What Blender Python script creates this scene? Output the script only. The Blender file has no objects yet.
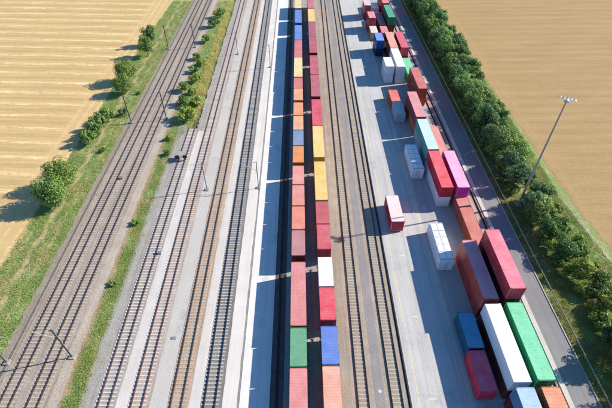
import bpy, math, random
import numpy as np
from mathutils import Vector, Matrix
rnd = random.Random(7)
nrs = np.random.RandomState(11)
S = bpy.context.scene
COL = S.collection
PI = math.pi

# ------------------------------------------------------------------ camera, light, exposure
H_CAM, F_PX, PITCH, YAW = 62.0, 434.0, math.atan(414 / 434.0), math.radians(0.525)
cd = bpy.data.cameras.new('camera'); cam = bpy.data.objects.new('camera', cd); COL.objects.link(cam)
cd.sensor_width = 36; cd.lens = F_PX / 612 * 36; cd.clip_start = 0.5; cd.clip_end = 6000
cam.location = (0, 0, H_CAM); cam.rotation_euler = (PI / 2 - PITCH, 0, -YAW)
S.camera = cam
SUN_EL, SUN_AZ = math.radians(32.3), math.radians(76.6)          # azimuth from +Y towards +X
w = bpy.data.worlds.new('World'); S.world = w; w.use_nodes = True
nt = w.node_tree; bg = nt.nodes['Background']
sky = nt.nodes.new('ShaderNodeTexSky'); sky.sky_type = 'NISHITA'; sky.sun_disc = False
sky.sun_elevation = SUN_EL; sky.sun_rotation = SUN_AZ
sky.air_density = 1.0; sky.dust_density = 0.2; sky.ozone_density = 5.0
hsv = nt.nodes.new('ShaderNodeHueSaturation'); hsv.inputs['Saturation'].default_value = 1.15
nt.links.new(sky.outputs[0], hsv.inputs['Color']); nt.links.new(hsv.outputs[0], bg.inputs[0]); bg.inputs[1].default_value = 0.115
ld = bpy.data.lights.new('sun', 'SUN'); ld.energy = 4.6; ld.angle = math.radians(0.53); ld.color = (1.0, 0.925, 0.80)
sun = bpy.data.objects.new('sun', ld); COL.objects.link(sun)
sv = Vector((math.cos(SUN_EL) * math.sin(SUN_AZ), math.cos(SUN_EL) * math.cos(SUN_AZ), math.sin(SUN_EL)))
sun.rotation_euler = sv.to_track_quat('Z', 'Y').to_euler(); sun.location = (60, 20, 80)
S.view_settings.view_transform = 'Standard'; S.view_settings.look = 'None'
S.view_settings.gamma = 1; S.view_settings.exposure = 0.82

# ------------------------------------------------------------------ helpers
def lin(r, g, b, k=1.0):
    f = lambda c: (c / 255 / 12.92) if c / 255 < .04045 else ((c / 255 + .055) / 1.055) ** 2.4
    return (f(r) * k, f(g) * k, f(b) * k, 1)

class MB:
    """collects faces, builds ONE mesh object"""
    def __init__(s): s.v = []; s.f = []
    def quad(s, a, b, c, d):
        n = len(s.v); s.v += [a, b, c, d]; s.f.append((n, n + 1, n + 2, n + 3))
    def box(s, x0, x1, y0, y1, z0, z1):
        n = len(s.v)
        s.v += [(x0, y0, z0), (x1, y0, z0), (x1, y1, z0), (x0, y1, z0), (x0, y0, z1), (x1, y0, z1), (x1, y1, z1), (x0, y1, z1)]
        s.f += [tuple(n + i for i in q) for q in ((0, 3, 2, 1), (4, 5, 6, 7), (0, 1, 5, 4), (1, 2, 6, 5), (2, 3, 7, 6), (3, 0, 4, 7))]
        return s
    def tube(s, p0, p1, r0, r1=None, n=8, caps=True):
        r1 = r0 if r1 is None else r1
        p0 = Vector(p0); p1 = Vector(p1); d = (p1 - p0).normalized()
        u = d.orthogonal().normalized(); v = d.cross(u); k = len(s.v)
        for p, r in ((p0, r0), (p1, r1)):
            for i in range(n):
                a = 2 * PI * i / n; q = p + u * (r * math.cos(a)) + v * (r * math.sin(a)); s.v.append(tuple(q))
        for i in range(n):
            j = (i + 1) % n; s.f.append((k + i, k + j, k + n + j, k + n + i))
        if caps:
            s.f.append(tuple(k + i for i in reversed(range(n)))); s.f.append(tuple(k + n + i for i in range(n)))
        return s
    def mesh(s, name, mat=None):
        m = bpy.data.meshes.new(name); m.from_pydata(s.v, [], s.f); m.update()
        if mat: m.materials.append(mat)
        return m

def link(name, mesh, parent=None, loc=None, rot=None, color=None):
    o = bpy.data.objects.new(name, mesh); COL.objects.link(o)
    if parent: o.parent = parent
    if loc is not None: o.location = loc
    if rot is not None: o.rotation_euler = rot
    if color is not None: o.color = color
    return o
def tag(o, label=None, cat=None, group=None, kind=None):
    if label: o['label'] = label
    if cat: o['category'] = cat
    if group: o['group'] = group
    if kind: o['kind'] = kind
    return o
def empty(name, loc, label, cat, group=None, rotz=0):
    o = bpy.data.objects.new(name, None); COL.objects.link(o); o.location = loc; o.rotation_euler = (0, 0, rotz)
    o.empty_display_size = .3
    return tag(o, label, cat, group)

# ------------------------------------------------------------------ materials
def new_mat(name, rough=.85, spec=.25):
    m = bpy.data.materials.new(name); m.use_nodes = True
    b = m.node_tree.nodes['Principled BSDF']; b.inputs['Roughness'].default_value = rough
    b.inputs['Specular IOR Level'].default_value = spec
    return m, m.node_tree, b
def N(t, typ, **kw):
    n = t.nodes.new(typ)
    for k, v in kw.items(): setattr(n, k, v)
    return n
def mixc(t, fac, a, b, mode='MIX'):
    n = N(t, 'ShaderNodeMix', data_type='RGBA', blend_type=mode)
    for i, x in ((0, fac), (6, a), (7, b)):
        if hasattr(x, 'is_linked') or isinstance(x, bpy.types.NodeSocket): t.links.new(x, n.inputs[i])
        else: n.inputs[i].default_value = x
    return n.outputs[2]
def noise(t, vec, scale, detail=4, rough=.55, lo=None, hi=None, dist=0):
    n = N(t, 'ShaderNodeTexNoise'); n.inputs['Scale'].default_value = scale; n.inputs['Detail'].default_value = detail
    n.inputs['Roughness'].default_value = rough; n.inputs['Distortion'].default_value = dist
    t.links.new(vec, n.inputs['Vector'])
    if lo is None: return n.outputs['Fac']
    r = N(t, 'ShaderNodeMapRange'); r.inputs[1].default_value = lo; r.inputs[2].default_value = hi
    t.links.new(n.outputs['Fac'], r.inputs[0]); return r.outputs[0]
def math_(t, op, a, b=None, c=None):
    n = N(t, 'ShaderNodeMath', operation=op)
    for i, x in enumerate((a, b, c)):
        if x is None: continue
        if isinstance(x, bpy.types.NodeSocket): t.links.new(x, n.inputs[i])
        else: n.inputs[i].default_value = x
    return n.outputs[0]
def scaled(t, vec, s):
    n = N(t, 'ShaderNodeVectorMath', operation='MULTIPLY'); t.links.new(vec, n.inputs[0]); n.inputs[1].default_value = s
    return n.outputs[0]

def ground_mat(name, base, alt, fine=6.0, fine_amp=.35, med=.5, streak=None, streak_fac=.5, bump=.03, rough=.9, stain=None, stain_lo=.58, stain_hi=.75):
    """world-scale ground: two tones, fine grain, optional stains and lengthwise streaks"""
    m, t, b = new_mat(name, rough, .2)
    tc = N(t, 'ShaderNodeTexCoord').outputs['Object']
    c = mixc(t, noise(t, tc, med, 5, .6, .35, .65), base, alt)
    if streak:
        st = noise(t, scaled(t, tc, (1.6, .035, 1)), 1.0, 4, .6, .45, .68)
        c = mixc(t, math_(t, 'MULTIPLY', st, streak_fac), c, streak)
    if stain:
        c = mixc(t, noise(t, tc, .22, 6, .65, stain_lo, stain_hi), c, stain)
    g = noise(t, tc, fine, 3, .7, .3, .7)
    g2 = math_(t, 'MULTIPLY_ADD', g, fine_amp * 2, 1 - fine_amp)
    mul = N(t, 'ShaderNodeVectorMath', operation='SCALE'); t.links.new(c, mul.inputs[0]); t.links.new(g2, mul.inputs['Scale'])
    t.links.new(mul.outputs[0], b.inputs['Base Color'])
    bp = N(t, 'ShaderNodeBump'); bp.inputs['Distance'].default_value = bump; bp.inputs['Strength'].default_value = .8
    t.links.new(noise(t, tc, fine * 1.3, 3, .7), bp.inputs['Height']); t.links.new(bp.outputs[0], b.inputs['Normal'])
    return m

def plain_mat(name, col, rough=.6, metal=0, var=.2, scale=3):
    m, t, b = new_mat(name, rough, .3); b.inputs['Metallic'].default_value = metal
    tc = N(t, 'ShaderNodeTexCoord').outputs['Object']
    d = tuple(x * (1 - var) for x in col[:3]) + (1,); e = tuple(min(1, x * (1 + var)) for x in col[:3]) + (1,)
    t.links.new(mixc(t, noise(t, tc, scale, 5, .6, .3, .7), d, e), b.inputs['Base Color'])
    return m

def paint_mat():
    """container paint, colour from the object; chalky patches, grime, rust scratches differ per container"""
    m, t, b = new_mat('container_paint', .6, .12)
    tc = N(t, 'ShaderNodeTexCoord').outputs['Object']; oi = N(t, 'ShaderNodeObjectInfo')
    off = math_(t, 'MULTIPLY', oi.outputs['Random'], 137.0)
    ad = N(t, 'ShaderNodeVectorMath', operation='ADD'); t.links.new(tc, ad.inputs[0]); t.links.new(off, ad.inputs[1]); v = ad.outputs[0]
    col = oi.outputs['Color']
    hs = N(t, 'ShaderNodeHueSaturation'); hs.inputs['Saturation'].default_value = .88; hs.inputs['Value'].default_value = 1.12
    t.links.new(col, hs.inputs['Color'])
    c = mixc(t, noise(t, v, .45, 5, .6, .35, .7), col, hs.outputs[0])
    grime = noise(t, scaled(t, v, (1.4, 2.2, .35)), 1.1, 6, .65, .56, .78)
    c = mixc(t, math_(t, 'MULTIPLY', grime, .36), c, (.10, .085, .075, 1))
    rust = noise(t, v, 2.0, 7, .75, .64, .74)
    c = mixc(t, math_(t, 'MULTIPLY', rust, .55), c, (.13, .05, .025, 1))
    c = mixc(t, noise(t, scaled(t, v, (.6, 3.6, 1)), 1.0, 3, .6, .3, .75), c, mixc(t, .3, c, (1.15, 1.15, 1.15, 1), 'MULTIPLY'))
    sc_ = noise(t, scaled(t, v, (3.0, .7, 1)), 1.0, 6, .8, .60, .74)
    c = mixc(t, math_(t, 'MULTIPLY', sc_, .28), c, (.62, .58, .54, 1))
    g_ = noise(t, v, 5.0, 3, .7, .3, .7)
    sv_ = N(t, 'ShaderNodeVectorMath', operation='SCALE'); t.links.new(c, sv_.inputs[0]); t.links.new(math_(t, 'MULTIPLY_ADD', g_, .22, .89), sv_.inputs['Scale'])
    t.links.new(sv_.outputs[0], b.inputs['Base Color'])
    bp = N(t, 'ShaderNodeBump'); bp.inputs['Distance'].default_value = .05; bp.inputs['Strength'].default_value = .35
    t.links.new(noise(t, v, .9, 3, .6), bp.inputs['Height']); t.links.new(bp.outputs[0], b.inputs['Normal'])
    t.links.new(noise(t, v, 1.5, 3, .6, .2, 1.4), b.inputs['Roughness'])
    return m

def leaf_mat(name, dark, light, dry=None):
    m = bpy.data.materials.new(name); m.use_nodes = True; t = m.node_tree; t.nodes.clear()
    out = N(t, 'ShaderNodeOutputMaterial'); geo = N(t, 'ShaderNodeNewGeometry'); oi = N(t, 'ShaderNodeObjectInfo')
    tc = N(t, 'ShaderNodeTexCoord').outputs['Object']
    c = mixc(t, geo.outputs['Random Per Island'], dark, light)
    if dry: c = mixc(t, noise(t, tc, .22, 5, .65, .5, .66), c, dry)
    c = mixc(t, 1.0, c, oi.outputs['Color'], 'MULTIPLY')
    d = N(t, 'ShaderNodeBsdfDiffuse'); tr = N(t, 'ShaderNodeBsdfTranslucent'); gl = N(t, 'ShaderNodeBsdfGlossy'); gl.inputs['Roughness'].default_value = .5
    t.links.new(c, d.inputs[0]); t.links.new(c, tr.inputs[0])
    mx = N(t, 'ShaderNodeMixShader'); mx.inputs[0].default_value = .28; t.links.new(d.outputs[0], mx.inputs[1]); t.links.new(tr.outputs[0], mx.inputs[2])
    m2 = N(t, 'ShaderNodeMixShader'); m2.inputs[0].default_value = .03; t.links.new(mx.outputs[0], m2.inputs[1]); t.links.new(gl.outputs[0], m2.inputs[2])
    t.links.new(m2.outputs[0], out.inputs[0]); return m

M = {}
M['paint'] = paint_mat()
M['earth'] = ground_mat('earth', (.14, .115, .07, 1), (.10, .10, .05, 1), 3, .3, .12)
M['grass'] = ground_mat('grass', (.27, .31, .11, 1), (.20, .28, .085, 1), 4, .35, .35, stain=(.44, .36, .20, 1), stain_lo=.52, stain_hi=.72)
M['grass_verge'] = ground_mat('verge_grass', (.25, .265, .085, 1), (.15, .19, .05, 1), 4, .35, .4, stain=(.30, .27, .12, 1), stain_lo=.5, stain_hi=.7)  # duller, yellower green of the verge grass itself
M['dry_path'] = ground_mat('dry_path', (.46, .35, .19, 1), (.30, .26, .12, 1), 4, .3, .6, stain=(.14, .17, .055, 1), stain_lo=.5, stain_hi=.62)
M['ballast_main'] = ground_mat('ballast_main', (.315, .262, .21, 1), (.375, .318, .26, 1), 7, .42, .3, streak=(.215, .165, .125, 1), streak_fac=.75)
M['ballast_old'] = ground_mat('ballast_old', (.265, .218, .165, 1), (.32, .268, .205, 1), 7, .42, .3, streak=(.17, .14, .10, 1), streak_fac=.6, stain=(.20, .20, .10, 1), stain_lo=.6, stain_hi=.8)
M['ballast_edge'] = ground_mat('ballast_edge', (.37, .315, .255, 1), (.43, .375, .31, 1), 7, .35, .3, streak=(.36, .27, .18, 1), streak_fac=.6)
M['dirt_edge'] = ground_mat('dirt_edge', (.40, .27, .16, 1), (.30, .24, .14, 1), 6, .35, .5, stain=(.16, .18, .06, 1))
M['ballast_grey'] = ground_mat('ballast_grey', (.31, .285, .255, 1), (.37, .34, .30, 1), 7, .4, .4, streak=(.23, .19, .16, 1), streak_fac=.6)
M['shoulder'] = ground_mat('shoulder', (.30, .278, .245, 1), (.36, .335, .295, 1), 7, .38, .4, streak=(.24, .21, .17, 1), streak_fac=.6, stain=(.22, .215, .13, 1), stain_lo=.6, stain_hi=.75)
M['ballast_pink'] = ground_mat('ballast_pink', (.37, .30, .25, 1), (.43, .355, .30, 1), 7, .4, .4, streak=(.25, .175, .135, 1), streak_fac=.7)
M['ballast_tan'] = ground_mat('ballast_tan', (.39, .29, .20, 1), (.45, .35, .26, 1), 7, .35, .4, streak=(.27, .17, .11, 1), streak_fac=.8)
M['ballast_dark'] = ground_mat('ballast_dark', (.19, .175, .165, 1), (.24, .22, .205, 1), 7, .42, .4, streak=(.14, .125, .12, 1), streak_fac=.6)
M['gravel_pale'] = ground_mat('gravel_pale', (.48, .445, .40, 1), (.43, .40, .365, 1), 6, .14, .15, streak=(.50, .45, .38, 1), streak_fac=.6, stain=(.33, .315, .30, 1))
M['path_pale'] = ground_mat('path_pale', (.60, .545, .49, 1), (.53, .485, .44, 1), 6, .12, .25, streak=(.44, .39, .34, 1), streak_fac=.5)
M['platform'] = ground_mat('platform', (.66, .61, .555, 1), (.59, .545, .50, 1), 6, .10, .2, streak=(.47, .42, .37, 1), streak_fac=.45)
M['white_kerb'] = ground_mat('white_kerb', (.72, .68, .63, 1), (.62, .585, .54, 1), 5, .1, .4)
M['drain'] = ground_mat('drain', (.22, .20, .19, 1), (.30, .275, .25, 1), 8, .2, .5)
M['slab_pale'] = ground_mat('slab_pale', (.68, .66, .62, 1), (.62, .60, .57, 1), 6, .10, .12, streak=(.52, .50, .47, 1), streak_fac=.6, stain=(.42, .40, .38, 1))
M['infill'] = ground_mat('infill', (.315, .255, .20, 1), (.385, .32, .255, 1), 7, .32, .3, streak=(.235, .185, .145, 1), streak_fac=.7)
M['infill_bed'] = ground_mat('infill_bed', (.29, .245, .19, 1), (.35, .30, .24, 1), 8, .35, .4, streak=(.21, .17, .13, 1), streak_fac=.7)
M['dark_path'] = ground_mat('dark_path', (.245, .225, .222, 1), (.29, .265, .255, 1), 7, .2, .3, streak=(.20, .185, .18, 1))
M['apron'] = ground_mat('apron', (.44, .43, .41, 1), (.51, .49, .46, 1), 5, .13, .10, streak=(.34, .33, .32, 1), streak_fac=.7, stain=(.31, .295, .28, 1), stain_lo=.56, stain_hi=.76)
M['yard'] = ground_mat('yard', (.36, .35, .335, 1), (.42, .40, .38, 1), 5, .14, .1, streak=(.29, .28, .275, 1), streak_fac=.6, stain=(.26, .245, .235, 1))
M['ballast_red'] = ground_mat('ballast_red', (.36, .27, .235, 1), (.42, .33, .29, 1), 7, .3, .4, streak=(.22, .16, .14, 1), streak_fac=.7)
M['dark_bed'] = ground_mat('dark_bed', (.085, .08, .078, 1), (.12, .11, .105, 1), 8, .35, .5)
M['road'] = ground_mat('road', (.215, .21, .215, 1), (.255, .25, .25, 1), 8, .14, .12, streak=(.18, .175, .18, 1), streak_fac=.6, stain=(.17, .165, .165, 1), stain_lo=.6, stain_hi=.8)
M['yellow'] = ground_mat('yellow_line', (.66, .56, .26, 1), (.60, .54, .34, 1), 4, .2, 1.5, stain=(.45, .43, .40, 1), stain_lo=.52, stain_hi=.6)
M['white_mark'] = ground_mat('white_mark', (.70, .69, .67, 1), (.52, .51, .50, 1), 5, .15, 1.5)
M['rail'] = plain_mat('rail_steel', (.085, .05, .036, 1), .6, .3, .35, 2)
M['rail_red'] = plain_mat('rail_rusty', (.135, .066, .046, 1), .7, .2, .35, 2)
M['rail_black'] = plain_mat('rail_dark', (.045, .036, .032, 1), .5, .3, .3, 2)
M['sleeper_pale'] = plain_mat('sleeper_pale', (.57, .515, .455, 1), .9, 0, .18, 2)
M['sleeper_tan'] = plain_mat('sleeper_tan', (.42, .355, .285, 1), .9, 0, .2, 2)
M['sleeper_main'] = plain_mat('sleeper_main', (.43, .37, .31, 1), .9, 0, .22, 2)
M['sleeper_grey'] = plain_mat('sleeper_grey', (.45, .415, .375, 1), .9, 0, .2, 2)
M['steel_grey'] = plain_mat('steel_grey', (.30, .31, .32, 1), .5, .4, .12, 3)
M['galv'] = plain_mat('galvanised', (.42, .42, .41, 1), .55, 0, .15, 3)
M['rail_pale'] = plain_mat('guard_rail_zinc', (.34, .34, .29, 1), .7, 0, .3, .4)
M['strip_conc'] = ground_mat('strip_concrete', (.56, .52, .47, 1), (.47, .44, .40, 1), 5, .1, .4)
M['kerb_grey'] = ground_mat('kerb_grey', (.42, .40, .35, 1), (.33, .32, .27, 1), 5, .15, .5)
M['mast_green'] = plain_mat('mast_steel', (.15, .155, .14, 1), .6, .3, .2, 3)
M['concrete'] = plain_mat('concrete', (.30, .28, .25, 1), .9, 0, .15, 2)
M['white_paint'] = plain_mat('white_paint', (.80, .80, .79, 1), .5, 0, .06, 2)
M['black_paint'] = plain_mat('black_paint', (.018, .02, .025, 1), .5, 0, .2, 2)
M['lid'] = plain_mat('trough_lid', (.16, .135, .11, 1), .9, 0, .25, 1)
M['wagon'] = plain_mat('wagon_steel', (.07, .055, .05, 1), .7, .2, .3, 2)
M['wheel'] = plain_mat('wheel_steel', (.055, .045, .04, 1), .5, .5, .3, 2)
M['glass_lamp'] = plain_mat('lamp_glass', (.75, .77, .80, 1), .15, 0, .05, 4)
M['bark'] = plain_mat('bark', (.10, .075, .05, 1), .9, 0, .3, 4)
M['leaf'] = leaf_mat('leaf_green', (.035, .085, .016, 1), (.24, .34, .085, 1))
M['leaf_olive'] = leaf_mat('leaf_olive', (.07, .105, .02, 1), (.32, .385, .095, 1))
M['leaf_deep'] = leaf_mat('leaf_deep', (.022, .06, .018, 1), (.17, .27, .085, 1))
M['blade'] = leaf_mat('grass_blade', (.29, .39, .105, 1), (.45, .53, .18, 1), dry=(.60, .50, .26, 1))
M['blade_dark'] = leaf_mat('grass_blade_dark', (.20, .26, .06, 1), (.36, .39, .12, 1), dry=(.46, .40, .17, 1))
M['blade_gold'] = leaf_mat('wild_gold', (.52, .47, .15, 1), (.76, .66, .27, 1))

# ------------------------------------------------------------------ setting: ground sheets
def lx(x0, s, y): return x0 + s * (y - 25)
def strip(name, mat, xa, xb, z, sa=0., sb=None, y0=4, y1=260, wob=0., step=1.5, kind='structure', thick=.0):
    """lengthwise ground strip between two (slightly slanted) lines; wob = ragged edges; solid slab when thick"""
    sb = sa if sb is None else sb
    n = max(2, int((y1 - y0) / step)) if wob else 2
    mb = MB(); L = []; R = []
    for i in range(n + 1):
        y = y0 + (y1 - y0) * i / n
        L.append((lx(xa, sa, y) + rnd.uniform(-wob, wob), y)); R.append((lx(xb, sb, y) + rnd.uniform(-wob, wob), y))
    for i in range(n):
        mb.quad((*L[i], z), (*R[i], z), (*R[i + 1], z), (*L[i + 1], z))
        if thick:
            mb.quad((*L[i], z - thick), (*L[i], z), (*L[i + 1], z), (*L[i + 1], z - thick))
            mb.quad((*R[i], z), (*R[i], z - thick), (*R[i + 1], z - thick), (*R[i + 1], z))
    o = link(name, mb.mesh(name, mat)); o['kind'] = kind; return o

mb = MB(); mb.quad((-2500, -1500, -.30), (2500, -1500, -.30), (2500, 3500, -.30), (-2500, 3500, -.30))
link('ground', mb.mesh('ground', M['earth']))['kind'] = 'structure'

# --- stubble fields: real windrow relief on a grid
def field_mat(name, base, alt, straw, dark, period, tilt, edge_x, sgn, amp):
    m, t, b = new_mat(name, .95, .1)
    tc = N(t, 'ShaderNodeTexCoord').outputs['Object']; sp = N(t, 'ShaderNodeSeparateXYZ'); t.links.new(tc, sp.inputs[0])
    x, y = sp.outputs[0], sp.outputs[1]
    wobn = noise(t, scaled(t, tc, (.10, .35, 1)), 1.0, 8, .78)
    yy = math_(t, 'ADD', math_(t, 'MULTIPLY_ADD', x, tilt, y), math_(t, 'MULTIPLY_ADD', wobn, 3.0, -1.5))
    s1 = math_(t, 'SINE', math_(t, 'MULTIPLY', yy, 2 * PI / period))
    s2 = math_(t, 'SINE', math_(t, 'MULTIPLY', yy, 2 * PI / (period / 5.0)))
    c = mixc(t, noise(t, scaled(t, tc, (.05, .25, 1)), 1.0, 5, .6, .3, .7), base, alt)
    def ramp(sock, lo, hi):
        r = N(t, 'ShaderNodeMapRange', interpolation_type='SMOOTHSTEP'); r.inputs[1].default_value = lo; r.inputs[2].default_value = hi
        t.links.new(sock, r.inputs[0]); return r.outputs[0]
    brk = noise(t, scaled(t, tc, (.10, .8, 1)), 1.0, 6, .78, .42, .58)
    scr = noise(t, scaled(t, tc, (.035, 2.1, 1)), 1.0, 6, .75, .50, .66)
    scr2 = noise(t, scaled(t, tc, (.05, 1.5, 1.7)), 1.0, 6, .8, .54, .70)
    inner = ramp(math_(t, 'MULTIPLY', math_(t, 'SUBTRACT', x, edge_x), sgn), -1.5, 2.5)     # headland runs lengthwise
    c = mixc(t, math_(t, 'MULTIPLY', math_(t, 'MULTIPLY', ramp(s1, .70, .96), math_(t, 'MULTIPLY', brk, min(1, amp * 1.1))), inner), c, straw)
    c = mixc(t, math_(t, 'MULTIPLY', math_(t, 'MULTIPLY', ramp(math_(t, 'MULTIPLY', s1, -1), .45, .95), .55 * amp), inner), c, dark)
    c = mixc(t, math_(t, 'MULTIPLY', math_(t, 'MULTIPLY', ramp(s2, .2, 1), .35 * amp), inner), c, dark)
    c = mixc(t, math_(t, 'MULTIPLY', math_(t, 'MULTIPLY', scr, .5), inner), c, dark)
    c = mixc(t, math_(t, 'MULTIPLY', math_(t, 'MULTIPLY', scr2, .45 * amp), inner), c, straw)
    s3 = math_(t, 'SINE', math_(t, 'MULTIPLY_ADD', wobn, 2.5, math_(t, 'MULTIPLY', x, 2 * PI / 2.3)))
    outer = math_(t, 'SUBTRACT', 1.0, inner)
    c = mixc(t, math_(t, 'MULTIPLY', math_(t, 'MULTIPLY', ramp(s3, .1, .9), brk), math_(t, 'MULTIPLY', outer, .38)), c, straw)
    g = noise(t, scaled(t, tc, (2.2, 5.5, 1)), 1.0, 3, .7, .28, .72)
    mul = N(t, 'ShaderNodeVectorMath', operation='SCALE'); t.links.new(c, mul.inputs[0]); t.links.new(math_(t, 'MULTIPLY_ADD', g, .34, .83), mul.inputs['Scale'])
    t.links.new(mul.outputs[0], b.inputs['Base Color'])
    bp = N(t, 'ShaderNodeBump'); bp.inputs['Distance'].default_value = .07; bp.inputs['Strength'].default_value = .7
    t.links.new(noise(t, scaled(t, tc, (3, 6, 1)), 1.0, 3, .7), bp.inputs['Height']); t.links.new(bp.outputs[0], b.inputs['Normal'])
    return m
M['stony'] = ground_mat('stony', (.42, .36, .27, 1), (.30, .27, .17, 1), 3, .4, 1.2, stain=(.22, .25, .09, 1), stain_lo=.46, stain_hi=.58)
M['field_l'] = field_mat('stubble_pale', (.50, .345, .155, 1), (.57, .405, .19, 1), (.80, .62, .34, 1), (.40, .27, .115, 1), 5.9, .05, -60, -1, .9)
M['field_r'] = field_mat('stubble_tan', (.35, .235, .107, 1), (.415, .28, .13, 1), (.46, .325, .165, 1), (.27, .17, .075, 1), 4.3, -.02, 58, 1, .3)

def field(name, mat, xe, sgn, width, period, tilt, hgt, z=-.09):
    xs = np.concatenate([np.linspace(0, width * .5, 110), np.linspace(width * .5, width, 40)[1:]]); ys = np.arange(4, 275, .55)
    X, Y = np.meshgrid(xs, ys)
    edge = np.interp(ys, np.array(xe)[:, 0], np.array(xe)[:, 1]) + nrs.uniform(-.35, .35, len(ys))
    XX = edge[:, None] + sgn * X
    ph = np.sin(2 * PI * (Y + tilt * XX) / period)
    Z = z + hgt * np.clip((ph - .55) / .45, 0, 1) * np.clip((X - 6) / 3, 0, 1) * nrs.uniform(.3, 1.2, X.shape) + nrs.uniform(-.02, .02, X.shape)
    Z[:, 0] = z - .1
    V = np.stack([XX, Y, Z], -1).reshape(-1, 3); ny, nx = X.shape
    idx = np.arange(ny * nx).reshape(ny, nx)
    a, b_, c_, d = idx[:-1, :-1], idx[:-1, 1:], idx[1:, 1:], idx[1:, :-1]
    F = np.stack([a, b_, c_, d] if sgn > 0 else [a, d, c_, b_], -1).reshape(-1, 4)
    me = np_mesh(name, V, F, mat); o = link(name, me); o['kind'] = 'structure'; return o
def np_mesh(name, V, F, mat):
    me = bpy.data.meshes.new(name); k = F.shape[1]
    me.vertices.add(len(V)); me.vertices.foreach_set('co', np.ascontiguousarray(V, dtype=np.float32).ravel())
    me.loops.add(F.size); me.loops.foreach_set('vertex_index', np.ascontiguousarray(F, dtype=np.int32).ravel())
    me.polygons.add(len(F)); me.polygons.foreach_set('loop_start', np.arange(0, F.size, k, dtype=np.int32))
    me.update(calc_edges=True); me.validate(); me.materials.append(mat); return me
field('stubble_field', M['field_l'], [(0, -53), (48, -54), (57, -53.5), (80, -54.6), (118, -54.2), (150, -53), (175, -52.6), (280, -50)], -1, 110, 5.9, .05, .14)
field('stubble_field', M['field_r'], [(0, 60), (41, 58.5), (51, 57), (64, 55.6), (88, 55), (130, 53.6), (185, 53), (280, 52)], 1, 120, 13, -.02, .03)

# left embankment and main line
strip('grass_bank', M['grass'], -58, -44.5, -.14, 0, .01, wob=.25)
strip('footpath', M['dry_path'], -51.4, -50.0, -.12, .012, wob=.5, step=1.1)
strip('footpath', M['dry_path'], -48.6, -47.9, -.118, .012, wob=.4, step=1.1)
strip('ballast_bed', M['ballast_edge'], -40, -34.4, -.045, 0, 0, wob=.16, step=.45, thick=.2)
strip('ballast_bed', M['ballast_old'], -46.0, -40, -.052, .008, 0, wob=.3, step=.8, thick=.2)
strip('ballast_bed', M['ballast_main'], -43.9, -35.9, -.04, .004, .0, wob=.15, step=.8)
strip('dirt_strip', M['dirt_edge'], -34.9, -33.4, -.055, 0, wob=.22, step=.45)
strip('grass_strip', M['grass'], -34.2, -28, -.11, 0, wob=.25)
mb = MB(); mb.box(-.17, .17, -18, 215, -.15, .02)
t_ = empty('cable_trough', (-44.35, 25, 0), 'long dark cable trough along the outer edge of the main line ballast', 'cable trough', None, -.004)
link('trough_body', mb.mesh('trough_body', M['drain']), t_)
mb = MB()
for i in range(230): mb.box(-.15, .15, -18 + i * 1.0, -17.03 + i * 1.0, .021, .05)
link('trough_lids', mb.mesh('trough_lids', M['lid']), t_)['kind'] = 'stuff'
# yard left side
strip('gravel_shoulder', M['shoulder'], -31.6, -29.4, -.055, 0, y1=95, wob=.15, step=.8)
strip('ballast_bed', M['ballast_grey'], -29.9, -26.0, -.04, 0, y1=93, wob=.12, step=.8)
strip('ballast_bed', M['shoulder'], -26.8, -24.2, -.05, 0, y0=84, wob=.2, step=.8)
strip('pale_path', M['path_pale'], -26.3, -24.6, -.03, 0, y1=92, wob=.06)
strip('ballast_bed', M['ballast_pink'], -25.1, -21.4, -.036, -.003, wob=.10, step=.8)
strip('gravel_yard', M['gravel_pale'], -21.6, -19.2, -.024, -.003, wob=.08)
strip('ballast_bed', M['ballast_tan'], -19.4, -15.9, -.03, -.002, wob=.10, step=.8)
strip('pale_path', M['path_pale'], -16.1, -14.5, -.02, -.002, wob=.06)
strip('ballast_bed', M['ballast_dark'], -14.7, -11.3, -.032, -.003, wob=.10, step=.8)
strip('pale_path', M['platform'], -11.5, -9.45, -.012, -.003, wob=.05)
strip('drain_channel', M['drain'], -9.45, -9.1, -.03, -.003)
strip('platform', M['white_kerb'], -9.1, -7.3, .0, -.003, thick=.2)
strip('service_road', M['slab_pale'], -7.3, -4.9, -.008, -.003)
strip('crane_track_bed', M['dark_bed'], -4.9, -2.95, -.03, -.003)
strip('ballast_bed', M['ballast_grey'], -2.95, 5.3, -.035, -.0035, .0)
strip('track_infill', M['infill'], 5.3, 15.0, -.03, 0, .002, wob=.0)
for a in (7.55, 12.3): strip('track_infill', M['infill_bed'], a, a + 1.5, -.02, .002)
strip('track_path', M['dark_path'], 10.0, 11.4, -.018, .002, wob=.05)
strip('apron', M['apron'], 15.0, 23.9, -.01, .002, -.006)
strip('container_yard', M['yard'], 23.9, 34.1, -.014, -.006, -.0085)
strip('crane_track_bed', M['ballast_red'], 33.9, 36.75, -.03, -.0085)
strip('concrete_strip', M['strip_conc'], 36.75, 37.5, .09, -.0085, thick=.25)
strip('road', M['road'], 37.5, 41.1, -.02, -.0085)
strip('kerb', M['kerb_grey'], 41.1, 41.3, .08, -.0085, thick=.2)
strip('verge', M['grass_verge'], 41.2, 52, -.10, -.0085, 0, wob=.1)
strip('grass_margin', M['grass'], 49, 61, -.13, 0, 0, wob=.3)
strip('stony_track', M['stony'], 58.5, 59.3, -.085, -.112, y0=12, y1=68, wob=.35, step=.7)

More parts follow.
